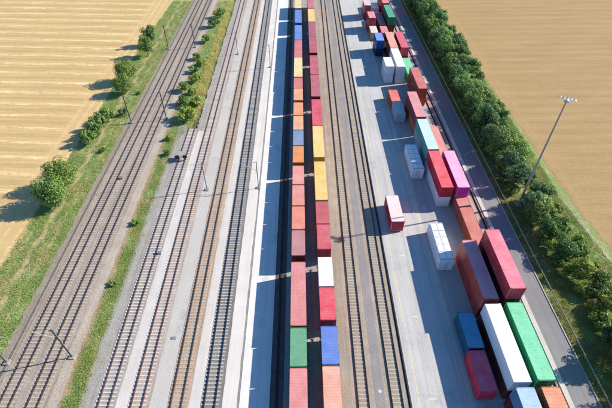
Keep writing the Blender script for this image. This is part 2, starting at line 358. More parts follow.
# painted marks on the apron
def mark(name, mat, x0, x1, y0, y1, label, cat='road marking', group=None, s=0):
    mb = MB(); z = -.005
    mb.quad((lx(x0, s, y0), y0, z), (lx(x1, s, y0), y0, z), (lx(x1, s, y1), y1, z), (lx(x0, s, y1), y1, z))
    return tag(link(name, mb.mesh(name, mat)), label, cat, group)
mark('lane_line', M['yellow'], 16.0, 16.16, 4, 240, 'worn yellow line along the apron beside the crane rail', s=.001)
mark('lane_line', M['yellow'], 23.3, 23.46, 4, 240, 'faded yellow line between the shaded lane and the container stacks', s=-.006)
for yb, nb in ((25, 'crimson container'), (38.2, 'long purplish brown container'), (51, 'hatched bulk container in the sun'), (64, 'bright red stack'), (77, 'shaded bulk container'), (90, 'dusty pink topped stack'), (103, 'small orange red container'), (116, 'stubby white pair'), (129, 'peach topped stack')):
    mark('bay_mark', M['white_mark'], 17.5, 18.7, yb, yb + .16, 'short white bar painted on the apron level with the ' + nb, group='white bay bars on the apron')
def stroke_mb(pts):
    mb = MB()
    for (x0, x1, y0, y1) in pts: mb.quad((x0, y0, -.005), (x1, y0, -.005), (x1, y1, -.005), (x0, y1, -.005))
    return mb
M['faded_mark'] = ground_mat('faded_mark', (.60, .60, .60, 1), (.47, .47, .47, 1), 5, .2, 2)
def digits_one(x, y, h=1.1):
    mb = stroke_mb([]); w_ = .16
    for k in (0, .62):
        mb.quad((x + k, y, -.005), (x + k + w_, y, -.005), (x + k + w_, y + h, -.005), (x + k, y + h, -.005))
        mb.quad((x + k - .2, y + h - .32, -.004), (x + k, y + h - .16, -.004), (x + k, y + h, -.004), (x + k - .2, y + h - .16, -.004))
    return mb
tag(link('painted_number', digits_one(21.1, 30.0, 1.25).mesh('painted_number', M['faded_mark'])), 'faded white number 11 painted on the shaded truck lane', 'road marking')
tag(link('painted_stroke', stroke_mb([(21.3, 21.42, 68.5, 71.5)]).mesh('painted_stroke', M['faded_mark'])), 'faded thin white stroke painted along the shaded lane', 'road marking')

# ------------------------------------------------------------------ tracks
RAIL_P = [(-.075, 0), (.075, 0), (.075, .02), (.02, .04), (.02, .125), (.038, .135), (.038, .17), (-.038, .17), (-.038, .135), (-.02, .125), (-.02, .04), (-.075, .02)]
def rail_mb(x, y0, y1, z, k=1.0):
    mb = MB(); n = len(RAIL_P)
    for y in (y0, y1):
        for px, pz in RAIL_P: mb.v.append((x + px * k, y, z + pz))
    for i in range(n):
        j = (i + 1) % n; mb.f.append((i, j, n + j, n + i))
    mb.f.append(tuple(range(n))); mb.f.append(tuple(range(2 * n - 1, n - 1, -1)))
    return mb
def sleeper_mesh(name, mat, hw=1.25, hb=.13, z0=-.12, z1=.03):
    mb = MB(); n = 0
    # concrete sleeper: waisted in the middle
    prof = [(-hw, hb), (-hw * .45, hb * .95), (0, hb * .78), (hw * .45, hb * .95), (hw, hb)]
    for (xa, ba), (xb, bb) in zip(prof, prof[1:]):
        for s in (-1, 1):
            q = [(xa, s * ba, z0), (xb, s * bb, z0), (xb, s * bb * .85, z1), (xa, s * ba * .85, z1)]
            mb.quad(*(q if s < 0 else q[::-1]))
        mb.quad((xa, -ba * .85, z1), (xb, -bb * .85, z1), (xb, bb * .85, z1), (xa, ba * .85, z1))
    for s in (-1, 1):
        q = [(s * hw, -hb, z0), (s * hw, hb, z0), (s * hw, hb * .85, z1), (s * hw, -hb * .85, z1)]
        mb.quad(*(q if s > 0 else q[::-1]))
    return mb.mesh(name, mat)
def track(x0, slope, label, rail, slp, y0=14, y1=235, pitch=.6, near=88, sl_z=0.0, visible_near=18, hw=1.25):
    t = empty('railway_track', (x0, 25, 0), label, 'railway track', 'railway tracks', -math.atan(slope))
    for s in (-.755, .755): link('rail', rail_mb(s, y0 - 25, y1 - 25, .03 + sl_z, 1.0).mesh('rail', rail), t)
    sm = sleeper_mesh('sleeper', slp, hw); y = max(y0, visible_near)
    far = MB()
    while y < y1 - .3:
        jx, jr = rnd.uniform(-.025, .025), rnd.uniform(-.012, .012)
        if y < min(near, y1):
            link('sleeper', sm, t, (jx, y - 25, sl_z + rnd.uniform(-.012, .008)), (0, 0, jr))
        else:
            far.box(jx - hw, jx + hw, y - 25 - .125, y - 25 + .125, -.1, .025 + sl_z)
        y += pitch
    if far.f: link('sleepers_far', far.mesh('sleepers_far', slp), t)['kind'] = 'stuff'
    return t
track(-41.8, .004, 'outer main line track nearest the grassy bank and stubble field', M['rail'], M['sleeper_main'])
track(-37.85, .002, 'main line track beside the narrow weedy strip', M['rail'], M['sleeper_main'])
track(-27.95, 0, 'short siding with white sleepers that ends at the weeds behind the buffer stop', M['rail_red'], M['sleeper_pale'], y1=93)
track(-23.35, -.004, 'yard track on pinkish ballast between pale path and pale gravel', M['rail_red'], M['sleeper_pale'], sl_z=-.012)
track(-17.85, -.002, 'yard track on tan ballast right of the pale gravel', M['rail_red'], M['sleeper_tan'], sl_z=-.012)
track(-13.2, -.004, 'yard track with grey sleepers on dark ballast beside the platform', M['rail_black'], M['sleeper_grey'])
track(-.78, -.004, 'loading track under the left container train', M['rail_black'], M['sleeper_grey'], near=20)
track(3.75, -.003, 'loading track under the right container train', M['rail_black'], M['sleeper_grey'], near=20)
track(8.3, .002, 'empty loading track nearest the right container train', M['rail_black'], M['sleeper_tan'], sl_z=-.022, hw=.72)
track(13.05, .002, 'empty loading track beside the truck apron', M['rail_black'], M['sleeper_tan'], sl_z=-.022, hw=.72)
def crane_rail(x0, slope, label, wide=.12):
    t = empty('crane_rail', (x0, 25, 0), label, 'crane rail', 'gantry crane rails', -math.atan(slope))
    link('rail', rail_mb(0, -18, 215, -.028, 1.5).mesh('rail', M['rail_black']), t)
    mb = MB(); mb.box(-wide * 1.8, wide * 1.8, -18, 215, -.10, -.026); link('base_plate', mb.mesh('base_plate', M['rail_black']), t)
crane_rail(14.8, .002, 'dark crane rail at the edge of the sunlit apron')
crane_rail(-3.95, -.003, 'crane rail in the shade left of the left train')
crane_rail(34.75, -.0085, 'crane rail between the container stacks and the road, nearer the stacks')
crane_rail(36.15, -.0085, 'dark rail between the container stacks and the road, beside the concrete strip')

# ------------------------------------------------------------------ containers
CACHE = {}
def corr(L, pitch, d):
    n = int(round(L / pitch)); p = L / n; pts = []
    for i in range(n):
        y = i * p; pts += [(y, 0), (y + p * .28, 0), (y + p * .42, d), (y + p * .86, d)]
    pts.append((L, 0)); return pts
def cmesh(L, W, Ht):
    k = (L, W, Ht)
    if k in CACHE: return CACHE[k]
    d = {}; hl = L / 2; hw = W / 2; pt = M['paint']
    for s, nm in ((-1, 'side_l'), (1, 'side_r')):
        mb = MB(); P = corr(L - .3, .28, .036)
        for (ya, da), (yb, db) in zip(P, P[1:]):
            xa, xb = s * (hw - .012 - da), s * (hw - .012 - db); ya -= hl - .15; yb -= hl - .15
            q = [(xa, ya, .14), (xb, yb, .14), (xb, yb, Ht - .09), (xa, ya, Ht - .09)]
            mb.quad(*(q if s > 0 else q[::-1]))
        d[nm] = mb.mesh('side_wall', pt)
    mb = MB(); P = corr(L - .3, .42, .014)
    for (ya, da), (yb, db) in zip(P, P[1:]):
        ya -= hl - .15; yb -= hl - .15
        mb.quad((-hw + .03, ya, Ht - .012 - da), (hw - .03, ya, Ht - .012 - da), (hw - .03, yb, Ht - .012 - db), (-hw + .03, yb, Ht - .012 - db))
    d['roof'] = mb.mesh('roof', pt)
    mb = MB()
    for sx in (-1, 1):
        for sy in (-1, 1):
            mb.box(*sorted((sx * hw, sx * (hw - .15))), *sorted((sy * hl, sy * (hl - .15))), .12, Ht - .12)
        mb.box(*sorted((sx * (hw - .004), sx * (hw - .07))), -hl + .15, hl - .15, Ht - .10, Ht - .03)
        mb.box(*sorted((sx * (hw - .004), sx * (hw - .07))), -hl + .15, hl - .15, .02, .15)
    for sy in (-1, 1):
        mb.box(-hw + .16, hw - .16, *sorted((sy * (hl - .004), sy * (hl - .15))), Ht - .12, Ht - .014)
        mb.box(-hw + .16, hw - .16, *sorted((sy * (hl - .004), sy * (hl - .12))), .02, .16)
    mb.box(-hw + .08, hw - .08, -hl + .13, hl - .13, .04, .13)
    d['frame'] = mb.mesh('frame', pt)
    mb = MB(); mb.box(-.083, .083, -.09, .09, -.06, .06); d['casting'] = mb.mesh('corner_casting', pt)
    mb = MB(); P = corr(W - .3, .25, .04)
    for (xa, da), (xb, db) in zip(P, P[1:]):
        mb.quad((xa - hw + .15, -da, .16), (xb - hw + .15, -db, .16), (xb - hw + .15, -db, Ht - .12), (xa - hw + .15, -da, Ht - .12))
    d['end'] = mb.mesh('end_wall', pt)
    dw = (W - .3) / 2
    mb = MB(); mb.box(-dw / 2 + .006, dw / 2 - .006, -.02, .03, .17, Ht - .13)
    for zz in (.30, .5, .70): mb.box(-dw / 2 + .05, dw / 2 - .05, -.034, -.021, Ht * zz - .12, Ht * zz + .12)
    d['door'] = mb.mesh('door', pt)
    mb = MB(); mb.tube((0, -.06, .2), (0, -.06, Ht - .16), .022, n=6)
    for zz in (.3, Ht * .5, Ht - .3): mb.box(-.05, .05, -.075, -.036, zz - .04, zz + .04)
    mb.box(0.0, .26, -.085, -.045, Ht * .42, Ht * .42 + .04)
    d['bar'] = mb.mesh('locking_bar', pt)
    CACHE[k] = d; return d
def mul(c, k): return (min(c[0] * k, 1), min(c[1] * k, 1), min(c[2] * k, 1), 1)
def container(x, y0, y1, z, wall, roof, label, group, Ht=2.6, W=2.44, doors=False, detail=2, rotz=0., name='shipping_container'):
    L = round(y1 - y0, 2)
    L = 6.06 if 5.6 < L < 6.5 else 12.19 if 11.3 < L < 12.9 else L
    if 11.3 < L < 12.9 or L == 6.06: pass
    t = empty(name, (x, (y0 + y1) / 2, z), label, 'container', group, rotz)
    d = cmesh(L, W, Ht); hl = L / 2; hw = W / 2
    link('side_wall', d['side_l'], t, color=wall); link('side_wall', d['side_r'], t, color=wall)
    link('roof', d['roof'], t, color=roof); link('frame', d['frame'], t, color=mul(wall, .9) if roof == wall else mul(mixcol(wall, roof, .35), .95))
    e = link('end_wall', d['end'], t, (0, hl - .05, 0), (0, 0, PI), wall)
    if doors:
        dw = (W - .3) / 2
        for s in (-1, 1):
            dr = link('door', d['door'], t, (s * dw / 2, -hl + .05, 0), color=wall)
            if detail > 1:
                for q in (-.27, .27): link('locking_bar', d['bar'], dr, (q * s, 0, 0), color=mul(wall, .9))
    else:
        link('end_wall', d['end'], t, (0, -hl + .05, 0), color=wall)
    if detail > 0:
        for sx in (-1, 1):
            for sy in (-1, 1):
                for zz in (.06, Ht - .06):
                    link('corner_casting', d['casting'], t, (sx * (hw - .08), sy * (hl - .087), zz), color=mul(wall, .75))
    return t
def mixcol(a, b, f): return tuple(a[i] * (1 - f) + b[i] * f for i in range(3)) + (1,)

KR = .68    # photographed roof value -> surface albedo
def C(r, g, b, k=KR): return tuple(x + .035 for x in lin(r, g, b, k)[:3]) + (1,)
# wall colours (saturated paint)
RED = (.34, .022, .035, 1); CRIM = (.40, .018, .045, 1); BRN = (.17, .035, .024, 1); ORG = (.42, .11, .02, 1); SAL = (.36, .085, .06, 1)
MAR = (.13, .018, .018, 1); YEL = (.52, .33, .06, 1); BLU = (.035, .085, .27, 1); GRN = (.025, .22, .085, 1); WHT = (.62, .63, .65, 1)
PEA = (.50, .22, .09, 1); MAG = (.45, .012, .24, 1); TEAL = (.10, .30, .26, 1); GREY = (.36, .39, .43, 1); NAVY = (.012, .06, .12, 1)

GT = 'containers on the left train'
xl = lambda y: -.78 - .004 * (y - 25)
xr = lambda y: 3.75 - .003 * (y - 25)
left = [
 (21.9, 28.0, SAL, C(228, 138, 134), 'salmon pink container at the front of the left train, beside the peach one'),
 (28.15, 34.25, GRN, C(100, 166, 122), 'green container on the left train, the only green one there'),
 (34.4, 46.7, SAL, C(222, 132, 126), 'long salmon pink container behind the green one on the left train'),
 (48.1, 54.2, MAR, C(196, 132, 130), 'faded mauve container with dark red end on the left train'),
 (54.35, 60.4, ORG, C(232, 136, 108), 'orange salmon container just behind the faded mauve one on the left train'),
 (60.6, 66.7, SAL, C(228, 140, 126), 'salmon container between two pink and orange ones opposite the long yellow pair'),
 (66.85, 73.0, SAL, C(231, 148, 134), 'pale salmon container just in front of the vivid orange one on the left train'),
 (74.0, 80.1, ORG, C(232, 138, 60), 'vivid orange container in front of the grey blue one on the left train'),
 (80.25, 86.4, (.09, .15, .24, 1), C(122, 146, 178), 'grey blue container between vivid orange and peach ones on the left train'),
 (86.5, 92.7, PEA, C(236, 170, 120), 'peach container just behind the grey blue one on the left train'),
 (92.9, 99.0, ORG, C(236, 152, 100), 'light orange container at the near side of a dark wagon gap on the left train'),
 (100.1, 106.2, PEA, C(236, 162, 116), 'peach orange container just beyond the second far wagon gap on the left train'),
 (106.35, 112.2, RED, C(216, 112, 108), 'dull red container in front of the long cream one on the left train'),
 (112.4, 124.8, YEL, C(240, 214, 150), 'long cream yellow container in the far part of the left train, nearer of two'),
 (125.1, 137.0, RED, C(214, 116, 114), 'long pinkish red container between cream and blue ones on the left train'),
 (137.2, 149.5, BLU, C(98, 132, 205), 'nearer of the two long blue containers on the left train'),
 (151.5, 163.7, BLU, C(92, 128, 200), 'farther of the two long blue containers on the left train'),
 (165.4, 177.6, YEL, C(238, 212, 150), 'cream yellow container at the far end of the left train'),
]
for i, (a, b, wl, rf, lab) in enumerate(left):
    container(xl((a + b) / 2), a, b, 1.2, wl, rf, lab, GT, Ht=2.75 if b - a > 8 else 2.6, detail=1 if a < 90 else 0, doors=(a in (48.1, 34.4)), rotz=.004)
GT = 'containers on the right train'
right = [
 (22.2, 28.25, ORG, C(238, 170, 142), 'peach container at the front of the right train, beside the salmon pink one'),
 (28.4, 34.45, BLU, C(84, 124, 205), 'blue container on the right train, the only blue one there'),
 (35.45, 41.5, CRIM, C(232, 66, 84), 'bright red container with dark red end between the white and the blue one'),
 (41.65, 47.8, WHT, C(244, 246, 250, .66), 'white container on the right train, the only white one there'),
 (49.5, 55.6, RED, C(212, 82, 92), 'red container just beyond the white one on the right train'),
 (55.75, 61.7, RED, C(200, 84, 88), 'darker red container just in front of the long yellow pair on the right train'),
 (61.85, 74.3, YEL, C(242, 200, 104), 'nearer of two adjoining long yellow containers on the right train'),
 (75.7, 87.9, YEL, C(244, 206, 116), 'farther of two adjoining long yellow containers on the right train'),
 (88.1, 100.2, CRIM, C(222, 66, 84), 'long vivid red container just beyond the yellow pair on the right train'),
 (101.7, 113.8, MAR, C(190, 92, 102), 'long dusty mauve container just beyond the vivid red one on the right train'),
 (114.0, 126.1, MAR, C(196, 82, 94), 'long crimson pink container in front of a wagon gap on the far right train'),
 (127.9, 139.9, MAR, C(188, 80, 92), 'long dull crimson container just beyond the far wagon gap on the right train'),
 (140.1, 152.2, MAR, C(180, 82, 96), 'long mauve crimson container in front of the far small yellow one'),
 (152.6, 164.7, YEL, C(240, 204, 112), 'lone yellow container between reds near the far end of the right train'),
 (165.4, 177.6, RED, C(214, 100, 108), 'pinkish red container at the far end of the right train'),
]
for i, (a, b, wl, rf, lab) in enumerate(right):
    container(xr((a + b) / 2), a, b, 1.2, wl, rf, lab, GT, Ht=2.75 if b - a > 8 else 2.6, detail=1 if a < 90 else 0, doors=(a in (35.45, 49.5, 75.7)), rotz=.003)

# ---- flat wagons
def wagon_protos(L):
    d = {}; hl = L / 2; mb = MB()
    for s in (-1, 1): mb.box(*sorted((s * 1.22, s * 1.02)), -hl + .5, hl - .5, .80, 1.17)
    mb.box(-.22, .22, -hl + .45, hl - .45, .62, 1.10)
    n = int(L / 3.1)
    for i in range(n + 1):
        y = -hl + .6 + (L - 1.2) * i / n; mb.box(-1.02, 1.02, y - .12, y + .12, .84, 1.14)
    for s in (-1, 1): mb.box(-1.3, 1.3, *sorted((s * (hl - .45), s * (hl - .7))), .75, 1.18)
    d['frame'] = mb.mesh('frame', M['wagon'])
    mb = MB()
    for s in (-1, 1): mb.box(*sorted((s * 1.05, s * .92)), -1.25, 1.25, .45, .72)
    mb.box(-.92, .92, -.25, .25, .42, .62); d['bogie'] = mb.mesh('bogie', M['wagon'])
    mb = MB()
    for s in (-1, 1): mb.tube((s * .69, 0, 0), (s * .83, 0, 0), .42, n=16)
    mb.tube((-.69, 0, 0), (.69, 0, 0), .09, n=8, caps=False); d['wheelset'] = mb.mesh('wheelset', M['wheel'])
    mb = MB(); mb.tube((0, 0, 0), (0, .42, 0), .09, n=8); mb.tube((0, .42, 0), (0, .47, 0), .22, n=12); d['buffer'] = mb.mesh('buffer', M['wagon'])
    return d
WP = {}
def wagon(x, ya, yb, label, group, rotz):
    L = round(yb - ya, 1)
    if L not in WP: WP[L] = wagon_protos(L)
    d = WP[L]; t = empty('flat_wagon', (x, (ya + yb) / 2, 0), label, 'railway wagon', group, rotz)
    link('frame', d['frame'], t)
    for s in (-1, 1):
        b = link('bogie', d['bogie'], t, (0, s * (L / 2 - 2.6), 0.16))
        for q in (-.9, .9): link('wheelset', d['wheelset'], b, (0, q, .45))
        for sx in (-1, 1): link('buffer', d['buffer'], t, (sx * .87, s * (L / 2 - .45), .98), (0, 0, 0 if s > 0 else PI))
for a, b, lab in ((21.5, 47.1, 'dark flat wagon under the green and long salmon containers'), (47.9, 73.35, 'dark flat wagon under four short containers from mauve to pale salmon'),
                  (73.75, 99.3, 'dark flat wagon under the vivid orange and grey blue containers'), (99.8, 125, 'dark flat wagon under the peach, dull red and long cream containers'),
                  (125.05, 150.2, 'dark flat wagon under the long pinkish red and nearer blue containers'), (151.1, 177.9, 'dark flat wagon under the farther blue and the far cream containers')):
    wagon(xl((a + b) / 2), a, b, lab, 'wagons of the left train', .004)
for a, b, lab in ((21.7, 34.8, 'dark flat wagon under the blue and peach containers of the right train'), (35.1, 48.3, 'dark flat wagon under the white and bright red containers'),
                  (49.2, 74.7, 'dark flat wagon under two reds and the nearer long yellow container'), (75.2, 100.6, 'dark flat wagon under the farther long yellow and vivid red containers'),
                  (101.3, 126.6, 'dark flat wagon under the dusty mauve and crimson pink containers'), (127.3, 152.5, 'dark flat wagon under the dull crimson and mauve crimson containers'),
                  (152.55, 177.9, 'dark flat wagon under the lone yellow and far pinkish red containers')):
    wagon(xr((a + b) / 2), a, b, lab, 'wagons of the right train', .003)

# ---- stacks in the yard
GS = 'containers stacked in the yard'
RZ = .0085
def st(x, a, b, lev, wall, roof, lab, doors=True, Ht=2.6, **k):
    return container(x, a, b, lev * 2.602, wall, roof, lab, GS, Ht=Ht, doors=doors, detail=2 if a < 70 else (1 if a < 100 else 0), rotz=RZ, **k)
# row beside the lane
st(25.25, 24.9, 31.0, 0, (.60, .02, .06, 1), C(196, 52, 84, 1.0), 'crimson container alone on the ground in front of the dark blue one')
st(25.4, 31.3, 37.4, 0, (.018, .10, .17, 1), C(48, 124, 160, 1.0), 'dark blue container on the ground behind the crimson one')
st(24.95, 95.1, 101.15, 0, GREY, C(186, 200, 214), 'white container, shade painted in as pale grey, in front of the small orange red one')  # a white container; shade is put into its blue-grey wall and roof colours
st(24.75, 101.4, 107.5, 0, ORG, C(236, 112, 88), 'small orange red container on the ground behind the white one painted in shade grey')
st(25.0, 115.9, 122.0, 0, WHT, C(225, 226, 230), 'lower white container under the stubby white one by the lane')
st(25.0, 115.9, 122.0, 1, WHT, C(248, 248, 250, .66), 'upper white container of the stubby pair by the lane')
st(24.6, 133.6, 139.7, 0, (.01, .03, .08, 1), C(60, 90, 150), 'lower navy container under the blue one by the lane')
st(24.6, 133.6, 139.7, 1, (.02, .075, .27, 1), C(112, 150, 222), 'blue container on top of the navy one by the lane')
st(24.6, 146.0, 152.0, 0, PEA, C(232, 222, 208), 'cream topped container just behind the blue stack by the lane')
st(24.35, 152.3, 158.4, 0, RED, C(200, 100, 100), 'lower red container under the pink topped one by the far lane')
st(24.35, 152.3, 158.4, 1, RED, C(236, 142, 142), 'pink topped red container on the far lane stack')
st(24.1, 164.3, 170.4, 0, RED, C(200, 110, 110), 'lower red container under the pale pink topped one at far left of yard')
st(24.1, 164.3, 170.4, 1, SAL, C(240, 200, 196), 'pale pink topped container at the far left of the yard')
# middle row
st(29.05, 12.2, 24.4, 0, MAR, MAR, 'maroon container under the light blue one at the bottom edge')
st(29.05, 12.2, 24.4, 1, (.10, .20, .36, 1), C(186, 214, 236, .64), 'light blue container on top at the bottom edge of the stacks')
st(28.95, 25.0, 37.3, 0, BRN, BRN, 'brown container under the long white one')
st(28.95, 25.0, 37.3, 1, (.66, .68, .72, 1), C(250, 251, 252, .68), 'long white container on top of the brown one beside the green one')
st(28.95, 38.0, 50.25, 0, (.38, .035, .025, 1), BRN, 'dark red container under the purplish brown one')
st(28.95, 38.0, 50.25, 1, (.40, .05, .028, 1), C(190, 128, 140, 1.0), 'long purplish brown topped container beside the tall red stack')
st(28.55, 64.0, 76.2, 0, WHT, WHT, 'white container under the bright red one')
st(28.55, 64.0, 76.2, 1, (.42, .012, .03, 1), C(240, 78, 86), 'bright red container on top of the white one beside the magenta one')
st(28.55, 76.6, 88.8, 0, GREY, GREY, 'grey container under the long mint white one', doors=False)
st(28.55, 76.6, 88.8, 1, TEAL, C(212, 240, 232, .64), 'long mint topped container with teal side on top of the grey one')
st(28.5, 89.6, 101.8, 0, (.42, .13, .03, 1), ORG, 'orange container under the long dusty pink topped one')
st(28.5, 89.6, 101.8, 1, (.22, .05, .07, 1), C(232, 150, 146), 'long dusty pink topped container on top of the orange one')
st(28.1, 115.8, 128.0, 0, WHT, WHT, 'lower long white container in the far middle row')
st(28.1, 115.8, 128.0, 1, WHT, C(248, 249, 251, .66), 'upper long white container in the far middle row')
st(28.1, 128.3, 140.4, 0, MAR, MAR, 'maroon container under the long peach one in the far middle row')
st(28.1, 128.3, 140.4, 1, MAR, C(240, 166, 134), 'long peach topped container behind the long white pair')
st(28.2, 145.9, 152.0, 0, RED, C(228, 140, 138), 'pinkish container low in the far middle row behind the peach one')
st(28.2, 152.6, 164.8, 0, MAR, C(168, 98, 112), 'long mauve container low in the far middle row left of the far green one')
st(27.8, 168.8, 174.9, 0, WHT, C(244, 244, 246), 'white container low at the far end of the middle row')
# row beside the crane rail
st(32.4, 12.2, 24.5, 0, BRN, BRN, 'brown container under the orange one at the bottom edge')
st(32.4, 12.2, 24.5, 1, (.34, .10, .03, 1), C(236, 152, 108), 'orange container on top at the bottom edge next to the light blue one')
st(32.3, 25.2, 37.5, 0, GRN, GRN, 'lower container hidden under the long green one', doors=False)
st(32.3, 25.2, 37.5, 1, (.012, .26, .09, 1), C(132, 224, 170), 'long light green container on top beside the long white one')
st(32.25, 38.1, 50.3, 0, MAR, MAR, 'bottom container of the three high stack with the red top', doors=False)
st(32.25, 38.1, 50.3, 1, MAR, MAR, 'middle container of the three high stack with the red top', doors=False)
st(32.25, 38.1, 50.3, 2, (.36, .03, .045, 1), C(246, 128, 142), 'long red container on top of the only three high stack')
st(31.95, 51.0, 61.15, 0, (.32, .07, .03, 1), C(220, 122, 104), 'salmon container on the ground behind the tall red stack', name='shipping_container')
st(31.85, 61.3, 73.5, 0, SAL, C(226, 130, 114), 'salmon container half under the magenta one', doors=False)
st(31.8, 64.0, 76.2, 1, MAG, C(252, 176, 208), 'pink topped magenta container beside the bright red one')
st(31.75, 77.4, 89.6, 0, SAL, C(234, 146, 130), 'low salmon container right of the mint topped one')
st(31.75, 103.3, 115.4, 0, (.36, .07, .025, 1), BRN, 'lower rusty red container of the dark brown pair by the crane rail')
st(31.75, 103.3, 115.4, 1, (.30, .05, .025, 1), C(214, 108, 96), 'upper brown red container of the pair by the crane rail')
st(31.7, 116.4, 127.0, 0, GRN, C(112, 212, 154), 'green container low between the brown red and the far red stack')
st(31.4, 128.5, 140.6, 0, MAR, MAR, 'lower container under the far red one beside the peach topped one')
st(31.4, 128.5, 140.6, 1, CRIM, C(226, 84, 96), 'far red container on top beside the peach topped one')
st(31.1, 152.8, 165.0, 0, MAR, MAR, 'maroon container under the far dark green one')
st(31.1, 152.8, 165.0, 1, (.015, .16, .075, 1), C(72, 168, 122), 'dark green container on top near the far end of the yard')
st(31.0, 166.6, 178.8, 0, RED, RED, 'lower red container at the far end by the road')
st(31.0, 166.6, 178.8, 1, RED, C(240, 128, 116), 'upper salmon red container at the far end by the road')

# bulk containers with roof hatches
def bulk(x, a, b, label, rows=5):
    t = empty('bulk_container', (x, (a + b) / 2, 0), label, 'container', 'white bulk containers by the lane', .006)
    L = 9.12; Ht = 2.7; d = cmesh(L, 2.5, Ht); hl = L / 2; wc = (.70, .71, .73, 1)
    link('side_wall', d['side_l'], t, color=wc); link('side_wall', d['side_r'], t, color=wc)
    link('roof', d['roof'], t, color=(.36, .37, .38, 1)); link('frame', d['frame'], t, color=wc)
    link('end_wall', d['end'], t, (0, hl - .05, 0), (0, 0, PI), wc); link('end_wall', d['end'], t, (0, -hl + .05, 0), color=wc)
    mb = MB(); n = len(mb.v); pw, pl = .545, (L - .6) / rows / 2 - .09
    mb.box(-pw, pw, -pl, pl, 0, .07); mb.box(-pw + .08, pw - .08, -pl + .08, pl - .08, .07, .10); mb.box(-.08, .08, -pl - .05, -pl + .02, .02, .085)
    hm = CACHE.setdefault(('hatch', rows), mb.mesh('roof_hatch', M['white_paint']))
    for r in range(rows):
        for s in (-1, 1):
            link('roof_hatch', hm, t, (s * .585, -hl + .3 + (L - .6) * (r + .5) / rows, Ht - .03))
    mb = MB()
    for s in (-1, 1):
        mb.tube((s * .3, -hl - .015, .3), (s * .3, -hl - .015, Ht - .2), .02, n=6)
    for i in range(7): mb.tube((-.3, -hl - .015, .4 + i * .3), (.3, -hl - .015, .4 + i * .3), .015, n=5)
    link('ladder', mb.mesh('ladder', M['galv']), t)
    for sx in (-1, 1):
        for sy in (-1, 1):
            for zz in (.06, Ht - .06): link('corner_casting', d['casting'], t, (sx * 1.17, sy * (hl - .087), zz), color=(.5, .5, .5, 1))
bulk(25.1, 47.7, 56.8, 'white bulk container with two rows of roof hatches in the sun by the lane')
bulk(25.05, 72.9, 82.0, 'white bulk container with ribbed roof hatches in the shade left of the mint stack')

# lone swap body standing across the lane edge
t = container(17.95, 57.0, 64.5, 0.25, (.42, .012, .035, 1), C(250, 222, 216, .68), 'lone swap body with pale pink roof and red sides on the sunlit apron', 'containers stacked in the yard', Ht=2.6, W=2.5, doors=True, detail=2, rotz=.012, name='swap_body')
mb = MB(); mb.box(-.06, .06, -.06, .06, -.25, .03); mb.box(-.13, .13, -.13, .13, -.25, -.22); lm = mb.mesh('support_leg', M['galv'])
for sx in (-1, 1):
    for sy in (-2.6, 2.6): link('support_leg', lm, t, (sx * 1.05, sy, 0))
mb = MB(); mb.box(-.7, .7, -3.5, 3.5, -.20, .02); link('underframe', mb.mesh('underframe', M['black_paint']), t)

# ------------------------------------------------------------------ masts
t = empty('light_mast', (44.36, 64.3, -.1), 'tall grey floodlight mast standing in the hedge beside the road', 'light mast')
mb = MB(); mb.tube((0, 0, .5), (0, 0, 24.9), .24, .11, 14); link('mast', mb.mesh('mast', M['steel_grey']), t)
mb = MB(); mb.box(-.55, .55, -.55, .55, -.1, .4); mb.tube((0, 0, .4), (0, 0, .55), .36, .36, 12); link('footing', mb.mesh('footing', M['concrete']), t)
mb = MB(); mb.tube((-.95, .35, 24.75), (.95, -.35, 24.75), .06, n=8); mb.tube((-.3, -.7, 24.5), (.3, .7, 24.5), .05, n=8)
mb.tube((0, 0, 24.2), (0, 0, 24.3), .45, n=12); link('crossarm', mb.mesh('crossarm', M['galv']), t)
mb = MB(); mb.v += [(-.28, -.22, 0), (.28, -.22, 0), (.28, .22, 0), (-.28, .22, 0), (-.2, -.14, .2), (.2, -.14, .2), (.2, .14, .2), (-.2, .14, .2)]
mb.f += [(0, 3, 2, 1), (4, 5, 6, 7), (0, 1, 5, 4), (1, 2, 6, 5), (2, 3, 7, 6), (3, 0, 4, 7)]
mb.tube((0, 0, .2), (0, 0, .34), .04, n=6); fl = mb.mesh('floodlight', M['white_paint'])
mb = MB(); mb.box(-.22, .22, -.17, .17, -.012, -.002); gm = mb.mesh('lamp_glass', M['glass_lamp'])
for (dx, dy, rz, tl) in ((-1.0, .55, .3, .5), (-.5, .2, .3, .5), (0.15, .1, .3, .5), (.55, -.2, .3, .5), (1.0, -.5, .3, .5), (.45, -.75, 1.2, .5), (-.25, -.55, -1.2, .5)):
    f = link('floodlight', fl, t, (dx, dy, 24.7), (0, tl, rz)); link('lamp_glass', gm, f)

def catenary(x, y, h, side, label, reach=3.2, group='catenary masts', slim=False):
    t = empty('catenary_mast', (x, y, -.05), label, 'catenary mast', group)
    mb = MB()
    k = .5 if slim else .68
    for s in (-1, 1): mb.box(s * .14 * k - .02, s * .14 * k + .02, -.10 * k, .10 * k, .2, h)
    mb.box(-.12 * k, .12 * k, -.012, .012, .2, h); link('mast', mb.mesh('mast', M['steel_grey' if slim else 'mast_green']), t)
    mb = MB(); mb.box(-.4, .4, -.4, .4, -.1, .28); link('footing', mb.mesh('footing', M['concrete']), t)
    if reach:
        mb = MB(); a = (side * .18, 0, h - 1.2); e = (side * reach, 0, h - .55)
        mb.tube((side * .18, 0, h - .35), e, .035, n=6); mb.tube((side * .18, 0, h - 2.3), e, .035, n=6)
        mb.tube((side * reach * .45, 0, h - 1.55), (side * (reach + .2), 0, h - 1.75), .025, n=6)
        link('bracket_arm', mb.mesh('bracket_arm', M['galv']), t)
        mb = MB()
        for zz in (h - .35, h - 2.3):
            for k in range(3): mb.tube((side * (.22 + .1 * k), 0, zz), (side * (.27 + .1 * k), 0, zz), .08, n=8)
        link('insulator', mb.mesh('insulator', M['bark']), t)
    return t
